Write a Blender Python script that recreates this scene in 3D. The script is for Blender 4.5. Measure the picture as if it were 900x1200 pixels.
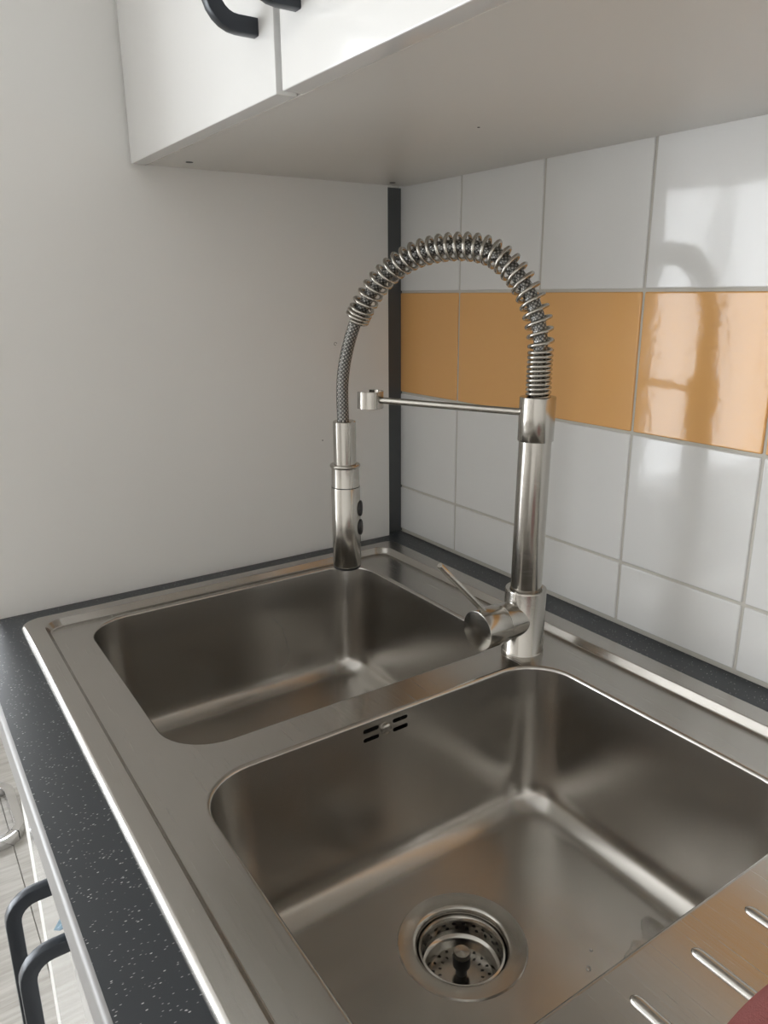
import bpy, bmesh, math, random
from mathutils import Vector, Matrix
random.seed(7)
for o in list(bpy.data.objects): bpy.data.objects.remove(o)
S = bpy.context.scene
C = S.collection
Z0 = 0.9                       # height of the worktop above the floor; heights below are measured from the worktop

# ------------------------------------------------------------------ camera, sky, exposure
cam_d = bpy.data.cameras.new('camera'); cam = bpy.data.objects.new('camera', cam_d); C.objects.link(cam)
S.camera = cam
CAMP = Vector((0.9661, -0.678, 0.3753 + Z0)); YAW, PIT, ROL, FPX = 0.9797, -0.2842, -0.0069, 881.39
fw = Vector((-math.sin(YAW)*math.cos(PIT), math.cos(YAW)*math.cos(PIT), math.sin(PIT)))
rt = fw.cross(Vector((0, 0, 1))).normalized(); up = rt.cross(fw)
r2 = math.cos(ROL)*rt + math.sin(ROL)*up; u2 = -math.sin(ROL)*rt + math.cos(ROL)*up
M = Matrix((r2, u2, -fw)).transposed().to_4x4(); M.translation = CAMP
cam.matrix_world = M
cam_d.sensor_fit = 'VERTICAL'; cam_d.sensor_height = 36; cam_d.lens = FPX/1200*36
cam_d.clip_start = 0.01; cam_d.clip_end = 100

W = bpy.data.worlds.new('overcast_sky'); S.world = W; W.use_nodes = True
bg = W.node_tree.nodes['Background']; bg.inputs[0].default_value = (0.93, 0.965, 1.0, 1); bg.inputs[1].default_value = 9.0
S.view_settings.view_transform = 'Standard'; S.view_settings.look = 'None'
S.view_settings.gamma = 1; S.view_settings.use_curve_mapping = False
S.view_settings.exposure = 0.3

WX, FY, RX, CEIL = -1.7, -4.6, 2.3, 2.6      # window wall, front wall, right wall, ceiling height
WINS = ((-4.45, -1.75, 0.10, 2.25), (-1.48, -0.28, 0.92, 1.78))   # glazed door and window: y0 y1 z0 z1 above the floor
def portal(name, loc, rot, sx, sy):
    l = bpy.data.lights.new(name, 'AREA'); l.shape = 'RECTANGLE'; l.size = sx; l.size_y = sy
    l.cycles.is_portal = True
    o = bpy.data.objects.new(name, l); C.objects.link(o); o.location = loc; o.rotation_euler = rot
for w, nm in zip(WINS, ('glazed_door_left_offscreen', 'window_left_offscreen')): portal(nm, (WX-0.12, (w[0]+w[1])/2, (w[2]+w[3])/2), (0, -math.pi/2, 0), w[3]-w[2], w[1]-w[0])

# ------------------------------------------------------------------ materials
def mat(name, col=(.8,.8,.8), rough=.5, metal=0., **kw):
    m = bpy.data.materials.new(name); m.use_nodes = True
    b = m.node_tree.nodes['Principled BSDF']
    b.inputs['Base Color'].default_value = (*col, 1); b.inputs['Roughness'].default_value = rough; b.inputs['Metallic'].default_value = metal
    for k, v in kw.items(): b.inputs[k].default_value = v
    return m
def N(m, t, **kw):
    n = m.node_tree.nodes.new(t)
    for k, v in kw.items():
        if k in n.inputs: n.inputs[k].default_value = v
        else: setattr(n, k, v)
    return n
def L(m, a, b): m.node_tree.links.new(a, b)
def P(m): return m.node_tree.nodes['Principled BSDF']
def coords(m, scale=(1,1,1), space='Object', rot=(0,0,0)):
    t = N(m, 'ShaderNodeTexCoord'); mp = N(m, 'ShaderNodeMapping')
    mp.inputs['Scale'].default_value = scale; mp.inputs['Rotation'].default_value = rot
    L(m, t.outputs[space], mp.inputs['Vector']); return mp.outputs[0]
def ramp(m, fac, stops):
    r = N(m, 'ShaderNodeValToRGB'); e = r.color_ramp.elements
    while len(e) < len(stops): e.new(.5)
    for q, (pos, c) in zip(e, stops): q.position = pos; q.color = (*c, 1) if len(c) == 3 else c
    L(m, fac, r.inputs[0]); return r.outputs[0]
def bump(m, h, strength, dist=.001):
    b = N(m, 'ShaderNodeBump'); b.inputs['Strength'].default_value = strength; b.inputs['Distance'].default_value = dist
    L(m, h, b.inputs['Height']); L(m, b.outputs[0], P(m).inputs['Normal'])
def noise(m, vec, scale, detail=3., rough=.5):
    n = N(m, 'ShaderNodeTexNoise'); n.inputs['Scale'].default_value = scale; n.inputs['Detail'].default_value = detail; n.inputs['Roughness'].default_value = rough
    L(m, vec, n.inputs['Vector']); return n.outputs[0]
def maprange(m, v, a, b, c, d):
    n = N(m, 'ShaderNodeMapRange')
    for i, x in enumerate((a, b, c, d)): n.inputs[i+1].default_value = x
    L(m, v, n.inputs[0]); return n.outputs[0]

def brushed(name, col, rlo, rhi, scale, aniso=0., bstr=.04):
    m = mat(name, col, .3, 1.)
    v = coords(m, scale)
    n = noise(m, v, 1, 4, .6)
    L(m, maprange(m, n, .3, .7, rlo, rhi), P(m).inputs['Roughness'])
    c = N(m, 'ShaderNodeMixRGB', blend_type='MIX'); L(m, n, c.inputs[0])
    c.inputs[1].default_value = (*[x*.97 for x in col], 1); c.inputs[2].default_value = (*[min(1, x*1.03) for x in col], 1)
    L(m, c.outputs[0], P(m).inputs['Base Color'])
    bump(m, n, bstr, .0004)
    return m
ST = (.48, .46, .43)
M_deck = brushed('brushed_steel_deck', ST, .20, .28, (14, 900, 900), bstr=.03)
M_bowl = mat('satin_steel_bowl', ST, .25, 1.)
M_tap = brushed('brushed_steel_tap', (.46, .44, .405), .15, .22, (60, 60, 900), bstr=.02)
M_coil = mat('spring_steel', (.46, .44, .40), .2, 1.)
M_chrome = mat('polished_chrome', (.72, .72, .73), .08, 1.)
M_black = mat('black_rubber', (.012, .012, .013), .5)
M_hole = mat('dark_void', (.006, .006, .006), .9)

M_wall = mat('white_painted_panel', (.80, .79, .765), .42)
bump(M_wall, noise(M_wall, coords(M_wall), 160, 3), .05, .0006)
M_room = mat('room_wall_paint', (.76, .735, .70), .7)
M_ceil = mat('ceiling_paint', (.80, .79, .77), .8)
M_grout = mat('grey_grout', (.56, .54, .49), .85)
bump(M_grout, noise(M_grout, coords(M_grout), 600), .2, .0005)
def tile_mat(name, col, var):
    m = mat(name, col, .085, 0, **{'Specular IOR Level': .38})
    v = coords(m, space='Object')
    oi = N(m, 'ShaderNodeObjectInfo')
    ad = N(m, 'ShaderNodeVectorMath', operation='ADD'); L(m, v, ad.inputs[0]); L(m, oi.outputs['Location'], ad.inputs[1])
    bump(m, noise(m, ad.outputs[0], 70, 2), .16, .0008)
    c = N(m, 'ShaderNodeMixRGB'); L(m, noise(m, ad.outputs[0], 9, 3), c.inputs[0])
    c.inputs[1].default_value = (*col, 1); c.inputs[2].default_value = (*var, 1); L(m, c.outputs[0], P(m).inputs['Base Color'])
    return m
M_tw = tile_mat('white_glazed_tile', (.76, .76, .745), (.80, .80, .79))
M_to = tile_mat('orange_glazed_tile', (.80, .44, .165), (.82, .46, .18))
M_lam = mat('white_gloss_laminate', (.72, .715, .70), .09, 0, **{'Coat Weight': .2})
M_lamm = mat('white_matt_laminate', (.70, .68, .64), .35)
M_edge = mat('grey_edge_band', (.27, .265, .26), .38)
M_hand = mat('anthracite_handle', (.035, .04, .048), .33, .4)
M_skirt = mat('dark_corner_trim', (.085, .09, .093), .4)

M_top = mat('speckled_black_worktop', (.02, .022, .026), .36)
v = coords(M_top, (2.2, 1, 1), rot=(0, 0, -.3))
vo = N(M_top, 'ShaderNodeTexVoronoi'); vo.inputs['Scale'].default_value = 170; L(M_top, v, vo.inputs['Vector'])
sp = ramp(M_top, vo.outputs['Distance'], [(0, (1,1,1)), (.11, (1,1,1)), (.16, (0,0,0))])
gt = N(M_top, 'ShaderNodeMath', operation='GREATER_THAN'); gt.inputs[1].default_value = .62
sep = N(M_top, 'ShaderNodeSeparateColor'); L(M_top, vo.outputs['Color'], sep.inputs[0]); L(M_top, sep.outputs[0], gt.inputs[0])
mu = N(M_top, 'ShaderNodeMath', operation='MULTIPLY'); L(M_top, sp, mu.inputs[0]); L(M_top, gt.outputs[0], mu.inputs[1])
vb = N(M_top, 'ShaderNodeTexVoronoi'); vb.inputs['Scale'].default_value = 240; L(M_top, coords(M_top, (2.8, 1, 1), rot=(0, 0, .35)), vb.inputs['Vector'])
sb = ramp(M_top, vb.outputs['Distance'], [(0, (.7,.7,.7)), (.14, (.7,.7,.7)), (.22, (0,0,0))])
s2 = N(M_top, 'ShaderNodeSeparateColor'); L(M_top, vb.outputs['Color'], s2.inputs[0])
g2 = N(M_top, 'ShaderNodeMath', operation='GREATER_THAN'); g2.inputs[1].default_value = .66; L(M_top, s2.outputs[1], g2.inputs[0])
m2 = N(M_top, 'ShaderNodeMath', operation='MULTIPLY'); L(M_top, sb, m2.inputs[0]); L(M_top, g2.outputs[0], m2.inputs[1])
m3 = N(M_top, 'ShaderNodeMath', operation='MAXIMUM'); L(M_top, mu.outputs[0], m3.inputs[0]); L(M_top, m2.outputs[0], m3.inputs[1]); mu = m3
mx = N(M_top, 'ShaderNodeMixRGB'); L(M_top, mu.outputs[0], mx.inputs[0])
mx.inputs[1].default_value = (.032, .037, .043, 1); mx.inputs[2].default_value = (.55, .55, .55, 1)
L(M_top, mx.outputs[0], P(M_top).inputs['Base Color'])
bump(M_top, noise(M_top, coords(M_top), 900, 2), .12, .0005)

M_floor = mat('pale_wood_floor', (.5, .47, .43), .4)
n = noise(M_floor, coords(M_floor, (45, 3, 1)), 1.6, 6, .65)
L(M_floor, ramp(M_floor, n, [(.3, (.30, .28, .25)), (.55, (.42, .40, .37)), (.75, (.50, .485, .455))]), P(M_floor).inputs['Base Color'])
bump(M_floor, n, .15, .001)
M_seam = mat('floor_joint', (.22, .2, .18), .8)
M_cloth = mat('dark_red_cloth', (.27, .085, .08), .9)
bump(M_cloth, noise(M_cloth, coords(M_cloth), 900, 2), .6, .001)
M_seat = mat('grey_seat_pad', (.25, .25, .26), .7)
M_pvc = mat('white_window_frame', (.8, .8, .8), .35)
M_film = mat('pale_blue_plastic', (.62, .80, .92), .15, 0, **{'Transmission Weight': .5})
M_water = mat('water', (1, 1, 1), .02, 0, **{'Transmission Weight': 1., 'IOR': 1.33})
M_glass = bpy.data.materials.new('window_glass'); M_glass.use_nodes = True
nt = M_glass.node_tree; nt.nodes.remove(nt.nodes['Principled BSDF'])
tr = nt.nodes.new('ShaderNodeBsdfTransparent'); gl = nt.nodes.new('ShaderNodeBsdfGlossy'); gl.inputs['Roughness'].default_value = .02
ms = nt.nodes.new('ShaderNodeMixShader'); ms.inputs[0].default_value = .06
nt.links.new(tr.outputs[0], ms.inputs[1]); nt.links.new(gl.outputs[0], ms.inputs[2]); nt.links.new(ms.outputs[0], nt.nodes['Material Output'].inputs[0])

# braided hose: fine cross-woven relief
M_hose = mat('braided_steel_hose', (.42, .41, .40), .32, .9)
v = coords(M_hose, (1, 1, 1), 'UV')
w1 = N(M_hose, 'ShaderNodeTexWave'); w1.inputs['Scale'].default_value = 1; w2 = N(M_hose, 'ShaderNodeTexWave'); w2.inputs['Scale'].default_value = 1
for w, rz in ((w1, .8), (w2, -.8)):
    mp = N(M_hose, 'ShaderNodeMapping'); mp.inputs['Rotation'].default_value = (0, 0, rz); mp.inputs['Scale'].default_value = (.85, .85, .85)
    L(M_hose, v, mp.inputs['Vector']); L(M_hose, mp.outputs[0], w.inputs['Vector'])
mm = N(M_hose, 'ShaderNodeMath', operation='MULTIPLY'); L(M_hose, w1.outputs[1], mm.inputs[0]); L(M_hose, w2.outputs[1], mm.inputs[1])
L(M_hose, ramp(M_hose, mm.outputs[0], [(0, (.09, .09, .087)), (.5, (.42, .41, .39))]), P(M_hose).inputs['Base Color'])
bump(M_hose, mm.outputs[0], .6, .0006)

# ------------------------------------------------------------------ builders
ORG = {}
def tag(o, label=None, cat=None, group=None, kind=None):
    if label: o['label'] = label
    if cat: o['category'] = cat
    if group: o['group'] = group
    if kind: o['kind'] = kind
    return o
def place(o, org, parent):
    org = Vector(org); ORG[o.name] = org
    if parent is None: o.location = org + Vector((0, 0, Z0))
    else: o.parent = parent; o.location = org - ORG[parent.name]
def thing(name, org, label, cat, group=None):
    o = bpy.data.objects.new(name, None); o.empty_display_size = .05; C.objects.link(o); place(o, org, None)
    return tag(o, label, cat, group)
def obj(name, bm, m, parent=None, smooth=False, org=None, sharp=40):
    if org is None:
        if parent is not None: org = ORG[parent.name]
        else:
            vs = [v.co for v in bm.verts]
            org = Vector(((min(v.x for v in vs)+max(v.x for v in vs))/2, (min(v.y for v in vs)+max(v.y for v in vs))/2, min(v.z for v in vs)))
    org = Vector(org)
    bmesh.ops.recalc_face_normals(bm, faces=bm.faces[:])
    bmesh.ops.translate(bm, verts=bm.verts[:], vec=-org)
    me = bpy.data.meshes.new(name); bm.to_mesh(me); bm.free()
    if smooth:
        for p in me.polygons: p.use_smooth = True
        me.set_sharp_from_angle(angle=math.radians(sharp))
    o = bpy.data.objects.new(name, me); C.objects.link(o); me.materials.append(m)
    place(o, org, parent); return o
def weighted(o):
    m = o.modifiers.new('weighted_normal', 'WEIGHTED_NORMAL'); m.mode = 'FACE_AREA'; m.weight = 100; m.keep_sharp = True
    return o
def box(bm, x0, x1, y0, y1, z0, z1, bev=0, seg=2):
    t = bmesh.new()
    bmesh.ops.create_cube(t, size=1)
    for v in t.verts: v.co = Vector(((x0+x1)/2+v.co.x*(x1-x0), (y0+y1)/2+v.co.y*(y1-y0), (z0+z1)/2+v.co.z*(z1-z0)))
    if bev: bmesh.ops.bevel(t, geom=t.edges[:], offset=bev, segments=seg, affect='EDGES', profile=.5)
    merge(bm, t); return bm
def merge(bm, t):
    me = bpy.data.meshes.new('t'); t.to_mesh(me); t.free(); bm.from_mesh(me); bpy.data.meshes.remove(me)
def B(*a, **k): return box(bmesh.new(), *a, **k)
def frame_of(d):
    d = Vector(d).normalized(); a = Vector((0, 0, 1)) if abs(d.z) < .9 else Vector((1, 0, 0))
    x = a.cross(d).normalized(); return x, d.cross(x), d
def lathe(bm, prof, o, d=(0, 0, 1), n=40, cap=True):
    """prof: list of (radius, height along d)"""
    x, y, z = frame_of(d); o = Vector(o); rings = []
    for r, h in prof:
        rings.append([bm.verts.new(o+z*h+(x*math.cos(2*math.pi*k/n)+y*math.sin(2*math.pi*k/n))*r) for k in range(n)])
    for a, b in zip(rings, rings[1:]):
        for k in range(n): bm.faces.new((a[k], a[(k+1) % n], b[(k+1) % n], b[k]))
    if cap: bm.faces.new(rings[0]); bm.faces.new(rings[-1])
    return bm
def sweep(bm, pts, sec, upv=None, uv=None, closed=False):
    """sec: list of (a,b) cross-section points; parallel-transport frame, or fixed side vector upv"""
    pts = [Vector(p) for p in pts]; rings = []; n = len(pts); ns = len(sec); prev = None; acc = 0
    uvl = bm.loops.layers.uv.verify() if uv else None; us = []
    for i, p in enumerate(pts):
        t = (pts[min(i+1, n-1)]-pts[max(i-1, 0)]).normalized()
        if upv is not None: a = Vector(upv); a = (a - t*a.dot(t)).normalized()
        elif prev is None: a = frame_of(t)[0]
        else: a = (prev - t*prev.dot(t)).normalized()
        prev = a; b = t.cross(a)
        if i: acc += (p-pts[i-1]).length
        us.append(acc)
        rings.append([bm.verts.new(p+a*s[0]+b*s[1]) for s in sec])
    for i in range(n-1):
        for k in range(ns):
            f = bm.faces.new((rings[i][k], rings[i][(k+1) % ns], rings[i+1][(k+1) % ns], rings[i+1][k]))
            if uv:
                q = [(k/ns*uv[0], us[i]*uv[1]), ((k+1)/ns*uv[0], us[i]*uv[1]), ((k+1)/ns*uv[0], us[i+1]*uv[1]), (k/ns*uv[0], us[i+1]*uv[1])]
                for l, c in zip(f.loops, q): l[uvl].uv = c
    bm.faces.new(rings[0]); bm.faces.new(rings[-1]); return bm
def circ(r, n=10): return [(r*math.cos(2*math.pi*k/n), r*math.sin(2*math.pi*k/n)) for k in range(n)]
def rrect_sec(w, h, r, n=3):
    out = []
    for cx, cy, a0 in ((w/2-r, h/2-r, 0), (-w/2+r, h/2-r, 90), (-w/2+r, -h/2+r, 180), (w/2-r, -h/2+r, 270)):
        for k in range(n+1):
            a = math.radians(a0+90*k/n); out.append((cx+r*math.cos(a), cy+r*math.sin(a)))
    return out
def spline(ctrl, n):
    """centripetal-ish Catmull-Rom through ctrl, resampled to even arc length"""
    c = [Vector(p) for p in ctrl]; c = [2*c[0]-c[1]]+c+[2*c[-1]-c[-2]]; out = []
    for i in range(1, len(c)-2):
        for k in range(40):
            t = k/40; p0, p1, p2, p3 = c[i-1:i+3]
            out.append(.5*((2*p1)+(p2-p0)*t+(2*p0-5*p1+4*p2-p3)*t*t+(3*p1-p0-3*p2+p3)*t**3))
    out.append(c[-2]); d = [0]
    for a, b in zip(out, out[1:]): d.append(d[-1]+(b-a).length)
    res = []; j = 0
    for k in range(n+1):
        s = d[-1]*k/n
        while j < len(d)-2 and d[j+1] < s: j += 1
        f = (s-d[j])/max(1e-9, d[j+1]-d[j]); res.append(out[j].lerp(out[j+1], min(1, f)))
    return res
def rloop(x0, x1, y0, y1, r, n=10, m=1):
    """rounded rectangle in plan, anticlockwise list of (x,y)"""
    out = []
    for cx, cy, a0 in ((x1-r, y1-r, 0), (x0+r, y1-r, 90), (x0+r, y0+r, 180), (x1-r, y0+r, 270)):
        for k in range(n+1):
            a = math.radians(a0+90*k/n); out.append((cx+r*math.cos(a), cy+r*math.sin(a)))
    if m > 1:                                    # extra points along the straight sides
        q = []
        for i, a in enumerate(out):
            q.append(a); b = out[(i+1) % len(out)]
            if (i+1) % (n+1) == 0: q += [(a[0]+(b[0]-a[0])*k/m, a[1]+(b[1]-a[1])*k/m) for k in range(1, m)]
        out = q
    return out
def ring(bm, xy, z): return [bm.verts.new((x, y, z)) for x, y in xy]
def bridge(bm, a, b):
    n = len(a)
    for k in range(n): bm.faces.new((a[k], a[(k+1) % n], b[(k+1) % n], b[k]))
def struct(name, bm, m, **k):
    return tag(obj(name, bm, m, **k), kind='structure')

# ------------------------------------------------------------------ the room
FZ = -Z0; CZ = CEIL-Z0
XL = 0.014                      # face of the white panel wall beside the sink
fl = struct('floor', B(WX-.1, RX+.1, FY-.1, .1, FZ-.1, FZ-.004), M_seam, org=(0, 0, FZ))
pw, pl_ = .24, 1.28
plank = None
ys = -.579
y = ys - pw*12
row = 0
while y < 0:
    x = WX + .0 - (row % 3)*pl_/3
    while x < RX:
        xa, xb = max(x, WX), min(x+pl_, RX); ya, yb = max(y, FY), min(y+pw, 0)
        if xb-xa > .02 and yb-ya > .02:
            obj('plank', B(xa+.0008, xb-.0008, ya+.0008, yb-.0008, FZ-.006, FZ, bev=.0008, seg=1), M_floor, fl, org=((xa+xb)/2, (ya+yb)/2, FZ))
        x += pl_
    y += pw; row += 1
struct('ceiling', B(WX-.2, RX+.1, FY-.1, .12, CZ, CZ+.1), M_ceil)
wb = struct('wall_back', B(WX-.1, RX+.1, .0018, .12, FZ-.1, CZ), M_grout, org=(0, 0, 0))
struct('wall_front', B(WX-.2, RX+.1, FY-.1, FY, FZ-.1, CZ), M_room)
struct('wall_right', B(RX, RX+.1, FY, .0018, FZ-.1, CZ), M_room)
wl = struct('wall_left', B(XL-.1, XL, -.6, -.029, FZ, CZ), M_wall, org=(XL, -.3, 0))
# wall with the window (beyond the panel)
bm = bmesh.new()
(a0, a1, az0, az1), (b0, b1, bz0, bz1) = [(w[0], w[1], w[2]-Z0, w[3]-Z0) for w in WINS]
for ya, yb in ((FY, a0), (a1, b0), (b1, .0018)): box(bm, WX-.2, WX, ya, yb, FZ-.1, CZ)
for ya, yb, za, zb in ((a0, a1, az0, az1), (b0, b1, bz0, bz1)):
    box(bm, WX-.2, WX, ya, yb, FZ-.1, za); box(bm, WX-.2, WX, ya, yb, zb, CZ)
struct('wall_window', bm, M_room)
for i, (y0, y1, z0, z1, nb) in enumerate(((a0, a1, az0, az1, 3), (b0, b1, bz0, bz1, 2))):
    win = bpy.data.objects.new('window_%d' % (i+1), None); C.objects.link(win); place(win, (WX-.1, (y0+y1)/2, z0), None); tag(win, kind='structure')
    bm = bmesh.new(); X0, X1 = WX-.13, WX-.07
    box(bm, X0, X1, y0, y0+.06, z0, z1); box(bm, X0, X1, y1-.06, y1, z0, z1); box(bm, X0, X1, y0, y1, z0, z0+.07); box(bm, X0, X1, y0, y1, z1-.06, z1)
    wdt = (y1-y0)/nb
    for k in range(1, nb): box(bm, X0, X1, y0+wdt*k-.05, y0+wdt*k+.05, z0, z1)
    obj('window_frame', bm, M_pvc, win)
    for k in range(nb): obj('pane', B(WX-.102, WX-.098, y0+wdt*k+.045, y0+wdt*(k+1)-.045, z0+.06, z1-.05), M_glass, win)

# corner trim between panel and tiles
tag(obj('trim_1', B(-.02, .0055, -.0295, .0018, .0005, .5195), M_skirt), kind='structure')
# marks on the panel wall
bm = bmesh.new(); a = [(XL+.0004, -.1209+.0022*math.cos(t*.5), .3049+.0022*math.sin(t*.5)) for t in range(11)]
sweep(bm, a, circ(.0004, 6)); obj('scuff_mark', bm, M_edge, wl)
obj('speck', lathe(bmesh.new(), [(.0009, -.0002), (.0007, .0006), (.0002, .0009)], (XL, -.1465, .1678), (1, 0, 0), 10), M_hole, wl)

# tiles: 15 cm, orange band
T, c1, zr, g = .15, .1419, .3756, .0016
cols = [(0.0, c1)] + [(c1+T*k, c1+T*(k+1)) for k in range(8)]
rows = [(.0047, zr-2*T), (zr-2*T, zr-T), (zr-T, zr), (zr, zr+T)]
meshes = {}
for ri, (za, zb) in enumerate(rows):
    for xa, xb in cols:
        key = (round(xb-xa, 3), ri)
        ctr = ((xa+xb)/2, .002, (za+zb)/2)
        if key not in meshes:
            t = obj('tile', B(xa+(g if xa else 0), xb-g, 0, .0045, za+(g if ri else 0), zb-g, bev=.0016, seg=3), M_to if ri == 2 else M_tw, wb, smooth=True, org=ctr, sharp=50)
            meshes[key] = t.data
        else:
            t = bpy.data.objects.new('tile', meshes[key]); C.objects.link(t); place(t, ctr, wb)
        weighted(t)

# ------------------------------------------------------------------ worktop
XR = 1.24
SX0, SX1, SY0, SY1 = .047, 1.19, -.5815, -.0465     # outer outline of the sink
HX0, HX1, HY0, HY1 = SX0+.012, SX1-.012, SY0+.012, SY1-.012
wt = thing('worktop', (.6, -.3, -.038), 'black worktop with white specks running around the steel sink', 'worktop')
D = -.6313
bm = bmesh.new()
ye = D+.0042
box(bm, XL+.0005, HX0, ye, .0, -.038, 0); box(bm, HX1, XR, ye, .0, -.038, 0); box(bm, -.03, XL+.0005, -.0285, .0, -.038, 0)
box(bm, HX0, HX1, HY1, .0, -.038, 0); box(bm, HX0, HX1, ye, HY0, -.038, 0)
bmesh.ops.remove_doubles(bm, verts=bm.verts[:], dist=1e-5)
obj('slab', bm, M_top, wt)
bm = bmesh.new(); r = .004
prof = [(ye, -.038), (D, -.038), (D, -r)] + [(D+r-r*math.cos(math.radians(a)), -r+r*math.sin(math.radians(a))) for a in (22, 45, 68, 90)] + [(ye, 0)]
ra = [bm.verts.new((XL+.0005, y, z)) for y, z in prof]; rb = [bm.verts.new((XR, y, z)) for y, z in prof]
bridge(bm, ra, rb); bm.faces.new(ra); bm.faces.new(rb)
tag(weighted(obj('front_edge', bm, M_edge, wt, smooth=True, sharp=60)), 'grey edge band along the front')

# ------------------------------------------------------------------ sink
sk = thing('kitchen_sink', (.6, -.3, 0), 'stainless steel double bowl sink with ribbed drainer set in black worktop', 'sink')
ZB, ZD = .0065, -.0015         # raised border, lower deck
bm = bmesh.new(); nc = 10
loops = [(0, 0.0, .018), (.0007, .003, .018), (.0027, .0050, .017), (.0055, ZB, .016), (.0210, ZB, .020), (.0216, ZB-.0003, .020), (.0222, ZB-.0010, .020), (.0256, ZD+.0012, .018), (.0264, ZD+.0003, .018), (.0274, ZD, .018)]
def outline(d, r): # border is a little wider at the back
    return rloop(SX0+d, SX1-d, SY0+d, SY1-d-(.007 if d > .02 else 0), max(.004, r), nc)
prev = None
for d, z, r in loops:
    q = ring(bm, outline(d, r), z)
    if prev: bridge(bm, prev, q)
    prev = q
inner = prev
B1 = (.081, .4097, -.5190, -.133, .052); B2 = (.4485, .7545, -.5225, -.133, .052)
holes = [ring(bm, rloop(*b[:4], b[4], nc, 14), ZD) for b in (B1, B2)]
edges = []
for lp in [inner]+holes:
    for k in range(len(lp)):
        e = bm.edges.get((lp[k], lp[(k+1) % len(lp)])) or bm.edges.new((lp[k], lp[(k+1) % len(lp)])); edges.append(e)
bmesh.ops.triangle_fill(bm, use_beauty=True, use_dissolve=False, edges=edges)
weighted(obj('rim_deck', bm, M_deck, sk, smooth=True, sharp=60))
DEPTH = .162; DR = .0545
def bowl(b, dc, slots=()):
    bm = bmesh.new(); x0, x1, y0, y1, r = b
    seq = [(0, ZD)]
    for k in range(1, 6):                                  # rolled lip
        a = math.radians(90*k/5); seq.append((.0035*math.sin(a), ZD-.0035*(1-math.cos(a))))
    fr = .030; dw = .0035+.009                             # wall draft, bottom radius
    seq.append((.0035+.0035, -.06)); seq.append((dw-.0003, -DEPTH+fr))
    for k in range(1, 9):
        a = math.radians(86*k/8); seq.append((dw+fr*(1-math.cos(a)), -DEPTH+fr-fr*math.sin(a)))
    prev = None
    for d, z in seq:
        q = ring(bm, rloop(x0+d, x1-d, y0+d, y1-d, max(.02, r-d*.75), nc, 14), z)
        if prev: bridge(bm, prev, q)
        prev = q
    if slots:                                              # stadium openings in the flat wall below the lip
        za, zb = seq[5][1], seq[6][1]; xa, xb = x0+seq[5][0], x0+seq[6][0]
        kill = []
        for f in bm.faces:
            c = f.calc_center_median(); zs = [v.co.z for v in f.verts]
            if c.x < x0+.008 and abs(max(zs)-za) < 1e-6 and abs(min(zs)-zb) < 1e-6 and -.385 < c.y < -.283: kill.append(f)
        lo_, hi_ = set(), set()
        ed = {}
        for f in kill:
            for e in f.edges: ed[e] = ed.get(e, 0)+1
        rim = [e for e, k in ed.items() if k == 1]
        bmesh.ops.delete(bm, geom=kill, context='FACES_ONLY')
        inner_e = [e for e, k in ed.items() if k == 2]
        bmesh.ops.delete(bm, geom=inner_e, context='EDGES')
        fill = list(rim)
        for yc, zc in slots:
            lp = []
            for k in range(20):
                t = 2*math.pi*k/20; yy = yc+(.0065 if math.cos(t) > 0 else -.0065)+.0021*math.cos(t); zz = zc+.0021*math.sin(t)
                lp.append(bm.verts.new((xa+(xb-xa)*(za-zz)/(za-zb), yy, zz)))
            fill += [bm.edges.new((lp[k], lp[(k+1) % 20])) for k in range(20)]
        bmesh.ops.triangle_fill(bm, use_beauty=True, use_dissolve=False, edges=fill)
    for f, z in ((.5, -DEPTH-.0008), (1, -DEPTH-.0016)):
        q = []
        for v in prev:
            a = math.atan2(v.co.y-dc[1], v.co.x-dc[0]); e = Vector((dc[0]+DR*math.cos(a), dc[1]+DR*math.sin(a)))
            q.append((v.co.x+(e.x-v.co.x)*f, v.co.y+(e.y-v.co.y)*f, z))
        if f == .5: mid = [bm.verts.new(c) for c in q]
        else: end = [bm.verts.new(c) for c in q]
    bridge(bm, prev, mid); bridge(bm, mid, end)
    return obj('bowl', bm, M_bowl, sk, smooth=True, sharp=60)
D1, D2 = (.25, -.335), (.572, -.3355)
bw1 = bowl(B1, D1); bw2 = bowl(B2, D2, [(y, z) for y in (-.3494, -.3165) for z in (-.0118, -.0208)])
FZD = -DEPTH-.0016
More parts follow.
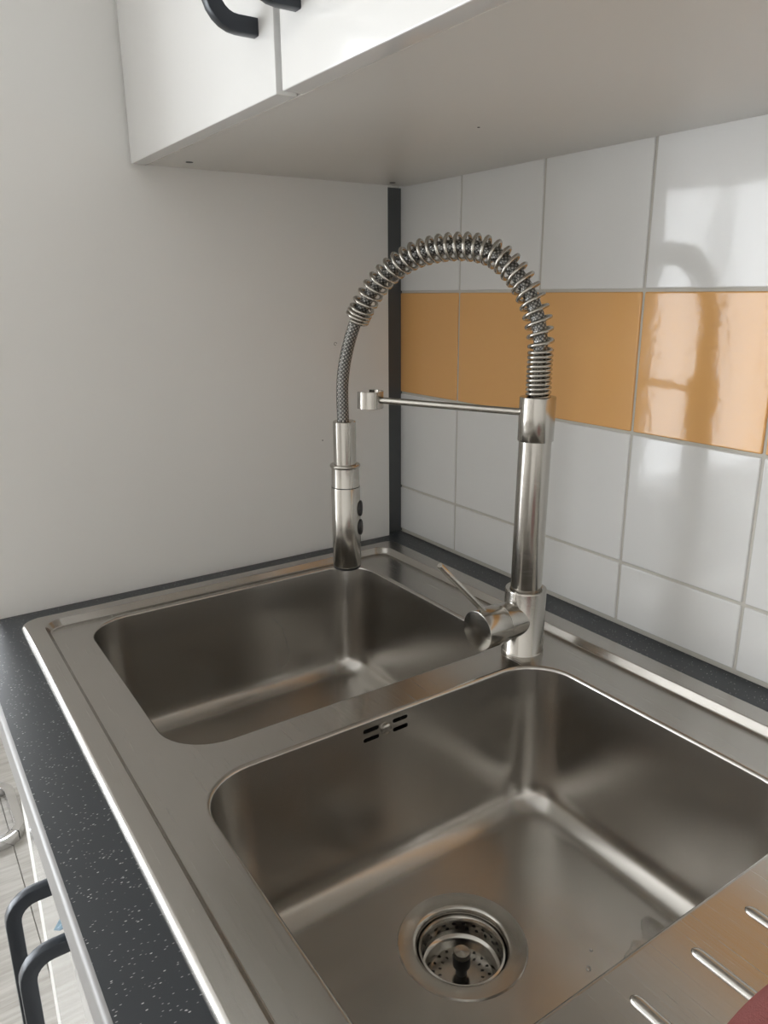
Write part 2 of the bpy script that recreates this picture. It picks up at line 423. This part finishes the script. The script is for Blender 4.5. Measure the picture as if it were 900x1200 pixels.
def drain(bw, dc, label, grp):
    o = (dc[0], dc[1], FZD)
    obj('drain_flange', lathe(bmesh.new(), [(.0562, -.001), (.0562, .0004), (.0552, .0014), (.054, .0012), (.043, -.0006), (.041, -.0012), (.0395, -.003), (.0386, -.007), (.0384, -.0085)], o, n=56, cap=False), M_tap, bw, smooth=True)
    obj('drain_body', lathe(bmesh.new(), [(.0386, -.008), (.0405, -.010), (.0405, -.040), (.036, -.05), (.001, -.052)], o, n=56, cap=False), M_black, bw, smooth=True)
    s = thing('sink_strainer', (dc[0], dc[1], FZD-.05), label, 'strainer', grp)
    pf = [(.0355, -.006), (.0372, -.0065), (.0376, -.0085), (.0366, -.0095), (.0352, -.012), (.03505, -.0130), (.0349, -.0156), (.0348, -.0172), (.0346, -.0198), (.0345, -.0205), (.0335, -.0235), (.031, -.0245), (.0295, -.0265), (.0285, -.030), (.0272, -.0325), (.0258, -.0325), (.0232, -.0325), (.0200, -.0325), (.0174, -.0325), (.012, -.0325), (.001, -.0325)]
    bb = bmesh.new(); nb_ = 72; lathe(bb, pf, o, n=nb_, cap=False); bb.faces.ensure_lookup_table()
    gone = [bb.faces[band*nb_+k] for band, per_, off in ((5, 3, 0), (7, 3, 1), (15, 4, 0), (17, 4, 2)) for k in range(nb_) if (k+off) % per_ == 0]
    bmesh.ops.delete(bb, geom=gone, context='FACES_ONLY')
    bk = obj('basket', bb, M_tap, s, smooth=True)
    kn = obj('knob', lathe(bmesh.new(), [(.005, -.0325), (.005, -.024), (.0075, -.0235), (.0078, -.015), (.0072, -.0125)], o, n=28), M_black, s, smooth=True)
    obj('knob_cap', lathe(bmesh.new(), [(.0074, -.0127), (.0076, -.0105), (.0068, -.0088), (.001, -.0082)], o, n=28), M_tap, kn, smooth=True)
drain(bw2, D2, 'perforated steel basket strainer in the drain of the sink bowl with overflow slots', None)
drain(bw1, D1, 'perforated steel basket strainer in the drain of the sink bowl under the spray head', None)
# overflow slots and screw on the dividing wall
XO = B2[0]+.0044
bm = B(XO-.020, XO-.002, -.364, -.302, -.030, -.0065)
bmesh.ops.delete(bm, geom=[f for f in bm.faces if f.calc_center_median().x > XO-.004], context='FACES')
tag(obj('overflow_housing', bm, M_black, bw2), 'black plastic housing behind the overflow slots')
bm = lathe(bmesh.new(), [(.0058, -.001), (.0056, .0011), (.0040, .0020), (.0012, .0024)], (XO+.0008, -.3328, -.0166), (1, 0, 0), 24)
sc = obj('overflow_screw', bm, M_tap, bw2, smooth=True)
# drainer ribs
for k in range(-2, 5):
    yy = -.3836+.0556*k-.0; bm = bmesh.new()
    if yy < -.5 or yy > -.14: continue
    n = 10; xs0, xs1, w, h = .7705, 1.14, .0042, .0028
    path = []
    for x, s in [(xs0, .02), (xs0+.0012, .55), (xs0+.003, .85), (xs0+.006, 1), (xs1-.006, 1), (xs1-.003, .85), (xs1, .02)]:
        path.append([bm.verts.new((x, yy+w*s*math.cos(math.pi*j/n), ZD-.0003+h*s*math.sin(math.pi*j/n))) for j in range(n+1)])
    for a, b in zip(path, path[1:]):
        for j in range(n): bm.faces.new((a[j], a[j+1], b[j+1], b[j]))
    obj('drainer_rib', bm, M_deck, sk, smooth=True)

# ------------------------------------------------------------------ tap
FB = Vector((.4299, -.1378, 0)); DIR = Vector((-.91943, -.39325, 0)); TILT = .0135
zf = ZD
tp = thing('kitchen_tap', (FB.x, FB.y, zf), 'brushed steel pull-down tap with open coil spring between the two bowls', 'tap')
def tilt(bm):
    for v in bm.verts: v.co -= DIR*(TILT*max(0, v.co.z))
    return bm
def sp(s, z): return FB + DIR*s + Vector((0, 0, z))
bd = obj('body', tilt(lathe(bmesh.new(), [(.0225, zf), (.0227, .001), (.0222, .0025), (.0218, .003), (.0218, .071), (.0214, .0725), (.019, .0728), (.0168, .0715), (.0166, .07)], FB, n=56)), M_tap, tp, smooth=True)
obj('post', tilt(lathe(bmesh.new(), [(.0163, .069), (.0163, .234)], FB, n=48)), M_tap, tp, smooth=True)
obj('collar', tilt(lathe(bmesh.new(), [(.0165, .2315), (.0176, .2317), (.0179, .2322), (.0179, .2745), (.0175, .2755), (.012, .2757)], FB, n=48)), M_tap, tp, smooth=True)
# mixer barrel + lever
AX = Vector((.02, -1, 0)).normalized(); BC = FB+Vector((0, 0, .0405))
obj('mixer_barrel', lathe(bmesh.new(), [(.0195, .0), (.0195, .034), (.0190, .0345)], BC, AX, 48), M_tap, tp, smooth=True)
hd = obj('mixer_handle', lathe(bmesh.new(), [(.0186, .0345), (.0186, .0355), (.0208, .0358), (.0212, .0365), (.0212, .066), (.0208, .0668), (.0200, .067)], BC, AX, 56), M_tap, tp, smooth=True)
la, lb = BC+AX*.058+Vector((0, 0, .0195)), Vector((.430, -.254, .1225))
ld = (lb-la); ll = ld.length
obj('lever', lathe(bmesh.new(), [(.0031, 0), (.0031, ll-.0006), (.0026, ll)], la, ld, 20), M_tap, hd, smooth=True)
# support arm and open clip
ZA = .259
al = sp(.014, ZA); ar = sp(.186, ZA)
arm = obj('support_arm', tilt(lathe(bmesh.new(), [(.0037, 0), (.0037, .172)], al, DIR, 20)), M_tap, tp, smooth=True)
bm = bmesh.new(); cc = sp(.1995, ZA); outer, inn = .0150, .0118; side = Vector((-DIR.y, DIR.x, 0))
ang = [math.radians(a) for a in range(50, 311, 10)]          # open towards the hose
def cp(r, a, z): return cc + DIR*(r*math.cos(a)) + side*(r*math.sin(a)) + Vector((0, 0, z))
sec = [[bm.verts.new(cp(r, a, z)) for r, z in ((outer, -.0095), (outer, .0095), (inn, .0095), (inn, -.0095))] for a in ang]
for a, b in zip(sec, sec[1:]):
    for k in range(4): bm.faces.new((a[k], a[(k+1) % 4], b[(k+1) % 4], b[k]))
bm.faces.new(sec[0]); bm.faces.new(sec[-1])
obj('holder_clip', tilt(bm), M_tap, arm, smooth=True)
# spring and hose
ctl = [(-.0037, .268), (-.0037, .300), (-.0028, .335), (.0080, .3685), (.0290, .3965), (.0571, .4143), (.0996, .4185), (.1447, .4096), (.182, .3864), (.2106, .3506), (.2266, .313), (.2345, .274), (.2345, .2315), (.2343, .225)]
cl = spline([sp(s, z) for s, z in ctl], 700)
obj('hose', sweep(bmesh.new(), cl[::5], circ(.0070, 20), upv=(-DIR.y, DIR.x, 0), uv=(5, 110)), M_hose, tp, smooth=True)
dl = (cl[1]-cl[0]).length; side = Vector((-DIR.y, DIR.x, 0))
total = dl*700
# where the spring ends (just above the bare hose)
iend = min(range(len(cl)), key=lambda i: (cl[i]-sp(.2135, .3465)).length if i > 350 else 9)
Ls = iend*dl; L0 = .0065                                        # starts inside the collar
pts = []; ph = 0.; s = L0; step = .00022
def pitch(s):
    if s < .0495: return .0044
    if s < .058: return .0044+(s-.0495)/.0085*.0058
    if s > Ls-.0105: return .0041
    if s > Ls-.017: return .0102-(s-(Ls-.017))/.0065*.0061
    return .0102
last = None
while s < Ls:
    rad = .0107 if s < .05 else .0107+min(1, (s-.05)/.03)*.0016
    if last is None or ph-last > 2*math.pi/20:
        i = s/dl; i0 = int(i); c = cl[i0].lerp(cl[min(i0+1, 700)], i-i0); t = (cl[min(i0+2, 700)]-cl[max(i0-2, 0)]).normalized()
        nn = t.cross(side)
        pts.append(c+side*(rad*math.cos(ph))+nn*(rad*math.sin(ph))); last = ph
    ph += 2*math.pi*step/pitch(s); s += step
obj('spring_coil', sweep(bmesh.new(), pts, circ(.0020, 8)), M_coil, tp, smooth=True, sharp=80)
# spray head
HB = sp(.2331, 0); h0, h1 = .0505, .2315
sh = obj('spray_head', lathe(bmesh.new(), [(.0150, h0+.003), (.0168, h0+.003), (.0172, h0+.004), (.0172, .152), (.0168, .1527), (.0168, .1533), (.0166, .154), (.0162, .176), (.0175, .1765), (.0181, .1780), (.0181, .1790), (.0172, .1802), (.0134, .1806), (.0134, h1-.0008), (.0126, h1), (.0072, h1)], HB, n=48), M_tap, tp, smooth=True)
obj('groove_ring', lathe(bmesh.new(), [(.01695, .1525), (.01695, .1535)], HB, n=48), M_black, sh, smooth=True)
obj('nozzle', lathe(bmesh.new(), [(.013, h0), (.0160, h0), (.0168, h0+.0012), (.0168, h0+.0034)], HB, n=48), M_black, sh, smooth=True)
bn = Vector((.557, .83, 0))*.985+Vector((.84, -.5, 0))*.17; bn.normalize(); bs = Vector((-bn.y, bn.x, 0))
for zc in (.1262, .1025):
    bm = bmesh.new(); rg = []
    for k, (f, o) in enumerate(((1, .0148), (1, .0185), (.8, .0196), (.3, .0202))):
        rg.append([bm.verts.new(HB+bn*o+bs*(.0068*f*math.cos(a*math.pi/12))+Vector((0, 0, zc+.0098*f*math.sin(a*math.pi/12)))) for a in range(24)])
    for a, b in zip(rg, rg[1:]): bridge(bm, a, b)
    bm.faces.new(rg[0]); bm.faces.new(rg[-1]); tag(obj('button', bm, M_black, sh, smooth=True), 'black rubber button')

# ------------------------------------------------------------------ cabinets
def handle_path(x, yd, za, zb, out):
    """vertical U handle: leg, rounded corner, bar, rounded corner, leg"""
    r = .020; pts = [(x, yd+.001, za)]
    for k in range(7):
        a = math.radians(90*k/6); pts.append((x, yd-out+r-r*math.sin(a), za+r-r*math.cos(a)))
    for k in range(7):
        a = math.radians(90*k/6); pts.append((x, yd-out+r-r*math.cos(a), zb-r+r*math.sin(a)))
    pts.append((x, yd+.001, zb)); return pts
def add_handle(door, x, yd, za, zb, out=.036):
    tag(obj('handle', sweep(bmesh.new(), handle_path(x, yd, za, zb, out), rrect_sec(.0095, .0125, .0012, 2), upv=(1, 0, 0)), M_hand, door, smooth=True), 'dark grey bar handle')
def wall_cabinet(x0, x1, doors, label):
    zc, yf = .5205, -.371; H = .70
    c = thing('wall_cabinet', ((x0+x1)/2, -.18, zc), label, 'cabinet', None)
    bp = obj('bottom_panel', B(x0, x1, yf, -.0005, zc, zc+.018, bev=.0006, seg=1), M_lamm, c)
    for xs in (x0, x1-.018): obj('side_panel', B(xs, xs+.018, yf, -.0005, zc+.018, zc+H), M_lamm, c)
    obj('top_panel', B(x0+.018, x1-.018, yf, -.0005, zc+H-.018, zc+H), M_lamm, c)
    obj('back_panel', B(x0+.018, x1-.018, -.008, -.0005, zc+.018, zc+H-.018), M_lamm, c)
    for xa, xb, hx in doors:
        d = weighted(obj('door', B(xa, xb, -.3905, yf-.0015, zc-.0010, zc+H, bev=.0010, seg=2), M_lam, c, smooth=True, sharp=60))
        add_handle(d, hx, -.3905, zc+.050, zc+.050+.150)
    return bp
bp = wall_cabinet(XL+.001, .796, [(XL+.004, .3955, .3655), (.4055, .794, .4345)], 'white gloss wall cabinet with two dark bar handles against the plain white wall')
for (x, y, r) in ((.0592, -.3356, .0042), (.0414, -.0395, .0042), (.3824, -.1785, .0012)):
    obj('screw_disc' if r > .002 else 'speck', lathe(bmesh.new(), [(r, -.0004), (r, .001)], (x, y, .5205), n=16), M_black, bp)  # small flat black discs at the screw points of the underside
wall_cabinet(.798, 1.24, [(.801, 1.238, .845)], 'single-door white gloss wall cabinet next to the two-door wall cabinet')
bc = thing('base_cabinet', (.6, -.3, FZ), 'white gloss base cabinet with dark bar handles carrying the speckled worktop', 'cabinet')
bm = bmesh.new(); yb, ZT = -.585, -.038; yb2 = yb
for xs in (XL+.001, XR-.018): box(bm, xs, xs+.018, yb, -.005, FZ+.12, ZT)
box(bm, XL+.019, XR-.018, yb, -.005, FZ+.12, FZ+.138); box(bm, XL+.019, XR-.018, -.013, -.005, FZ+.138, ZT)
obj('carcass', bm, M_lamm, bc)
obj('plinth', B(XL+.001, XR, -.54, -.522, FZ, FZ+.12), M_lamm, bc)
for xa, xb, hx in ((XL+.003, .3985, .3655), (.4015, .798, .4345), (.801, XR-.002, .848)):
    d = obj('door', B(xa, xb, -.604, yb2-.0012, FZ+.123, ZT-.004, bev=.001), M_lam, bc, smooth=True, sharp=60)
    weighted(d)
    add_handle(d, hx, -.604, -.345, -.112, .050)

# scrap of protective film at the base-cabinet handle
bm = bmesh.new(); fp = [(.432, -.6155, -.098), (.436, -.627, -.0975), (.430, -.631, -.100), (.424, -.625, -.1015), (.421, -.6155, -.100)]
rg = [bm.verts.new(p) for p in fp]; rh = [bm.verts.new((p[0]+.001, p[1], p[2]+.004*(i % 2)+.001)) for i, p in enumerate(fp)]
bridge(bm, rg, rh); bm.faces.new(rg); bm.faces.new(rh)
tag(obj('plastic_film', bm, M_film), 'scrap of pale blue plastic film on a base cabinet handle', 'film')

# ------------------------------------------------------------------ small things
# stool with chrome sled base on the floor beyond the panel
st = thing('stool', (-.92, -.73, FZ), 'stool with flat chrome bar frame standing on the pale floor', 'stool')
bm = bmesh.new(); lp = rloop(-1.04, -.80, -.92, -.556, .05, 6); q = lp[3:]+lp[:4]
sweep(bm, [(x, y, FZ+.014) for x, y in q], rrect_sec(.028, .024, .003, 2), upv=(0, 0, 1)); obj('floor_frame', bm, M_chrome, st, smooth=True)
for x, y in ((-1.028, -.60), (-.812, -.86), (-1.028, -.86), (-.812, -.64)):
    if (x, y) == (-.812, -.64): continue
    obj('leg', B(x-.006, x+.006, y-.010, y+.010, FZ+.02, FZ+.44, bev=.002), M_chrome, st)
obj('leg', B(-.818, -.806, -.70, -.68, FZ+.02, FZ+.44, bev=.002), M_chrome, st)
obj('seat', B(-1.06, -.78, -.93, -.62, FZ+.44, FZ+.48, bev=.012, seg=3), M_seat, st, smooth=True)
obj('foot_pad', B(-.806, -.782, -.66, -.625, FZ, FZ+.03, bev=.002), M_black, st)

# red cloth on the drainer
bm = bmesh.new(); nx, ny = 22, 18; gv = []
cx0, cy0 = .8145, -.352
for layer in (0, 1):
    g_ = []
    for i in range(nx+1):
        rowv = []
        for j in range(ny+1):
            a, b = i/nx, j/ny; edge = min(1, 6*min(a, 1-a, b, 1-b))**.5 if min(a, 1-a, b, 1-b) > 0 else 0
            x = .811+.20*a+.003*math.sin(7*b); yv = -.47+.19*b+.010*math.sin(5*a)
            h = (.012+.006*math.sin(9*a+4*b)+.005*math.sin(11*b-3*a))*edge
            z = ZD+.0032+(h+.006*edge if layer else 0)
            ca, sa = math.cos(.05), math.sin(.05); dx, dy = x-.835, yv+.285
            rowv.append(bm.verts.new((.835+dx*ca-dy*sa, -.285+dx*sa+dy*ca, z)))
        g_.append(rowv)
    gv.append(g_)
for g_ in gv:
    for i in range(nx):
        for j in range(ny): bm.faces.new((g_[i][j], g_[i+1][j], g_[i+1][j+1], g_[i][j+1]))
per = lambda g_: [g_[i][0] for i in range(nx)]+[g_[nx][j] for j in range(ny)]+[g_[i][ny] for i in range(nx, 0, -1)]+[g_[0][j] for j in range(ny, 0, -1)]
bridge(bm, per(gv[0]), per(gv[1]))
tag(obj('dish_cloth', bm, M_cloth, smooth=True, sharp=80), 'dark red cloth lying on the ribbed steel drainer', 'cloth')

# water on the bowl floors
def drop(x, y, r, h, label, grp=None):
    bm = lathe(bmesh.new(), [(r, 0), (r*.95, h*.4), (r*.7, h*.8), (r*.3, h)], (x, y, -DEPTH-.0006), n=18)
    tag(obj('water_drop', bm, M_water, smooth=True), label, 'water', grp)
drop(.6513, -.2661, .0022, .0014, 'larger round water drop on the floor of the sink bowl with the drain')
drop(.640, -.250, .0015, .001, 'tiny round water drop beside the larger drop on the bowl floor')
bm = bmesh.new(); n = 40; up_, lo = [], []
for k in range(n):
    a = 2*math.pi*k/n; rr = 1+.22*math.sin(3*a+.6)+.12*math.sin(5*a+2)+.08*math.sin(8*a)
    x, y = .687+.040*rr*math.cos(a), -.207+.032*rr*math.sin(a)
    lo.append(bm.verts.new((x, y, -DEPTH-.0008))); up_.append(bm.verts.new((.687+(x-.687)*.95, -.207+(y+.207)*.95, -DEPTH+.0004)))
bridge(bm, lo, up_); bm.faces.new(lo); bm.faces.new(up_)
tag(obj('water_puddle', bm, M_water, smooth=True), 'thin clear puddle on the bowl floor below the drainer edge', 'water')

def wallx(z): return B1[0]+.007+max(0, (-.06-z))*.072
bm = bmesh.new()
tc = spline([(wallx(z), y, z) for y, z in ((-.276, -.054), (-.262, -.070), (-.256, -.095), (-.254, -.116), (-.264, -.130), (-.272, -.124), (-.273, -.100))], 40)
sweep(bm, tc, [(a*.45, b) for a, b in circ(.0011, 8)], upv=(1, 0, 0))
tag(obj('water_trickle', bm, M_water, smooth=True), 'clear curved water trickle on the wall of the bowl under the spray head', 'water')
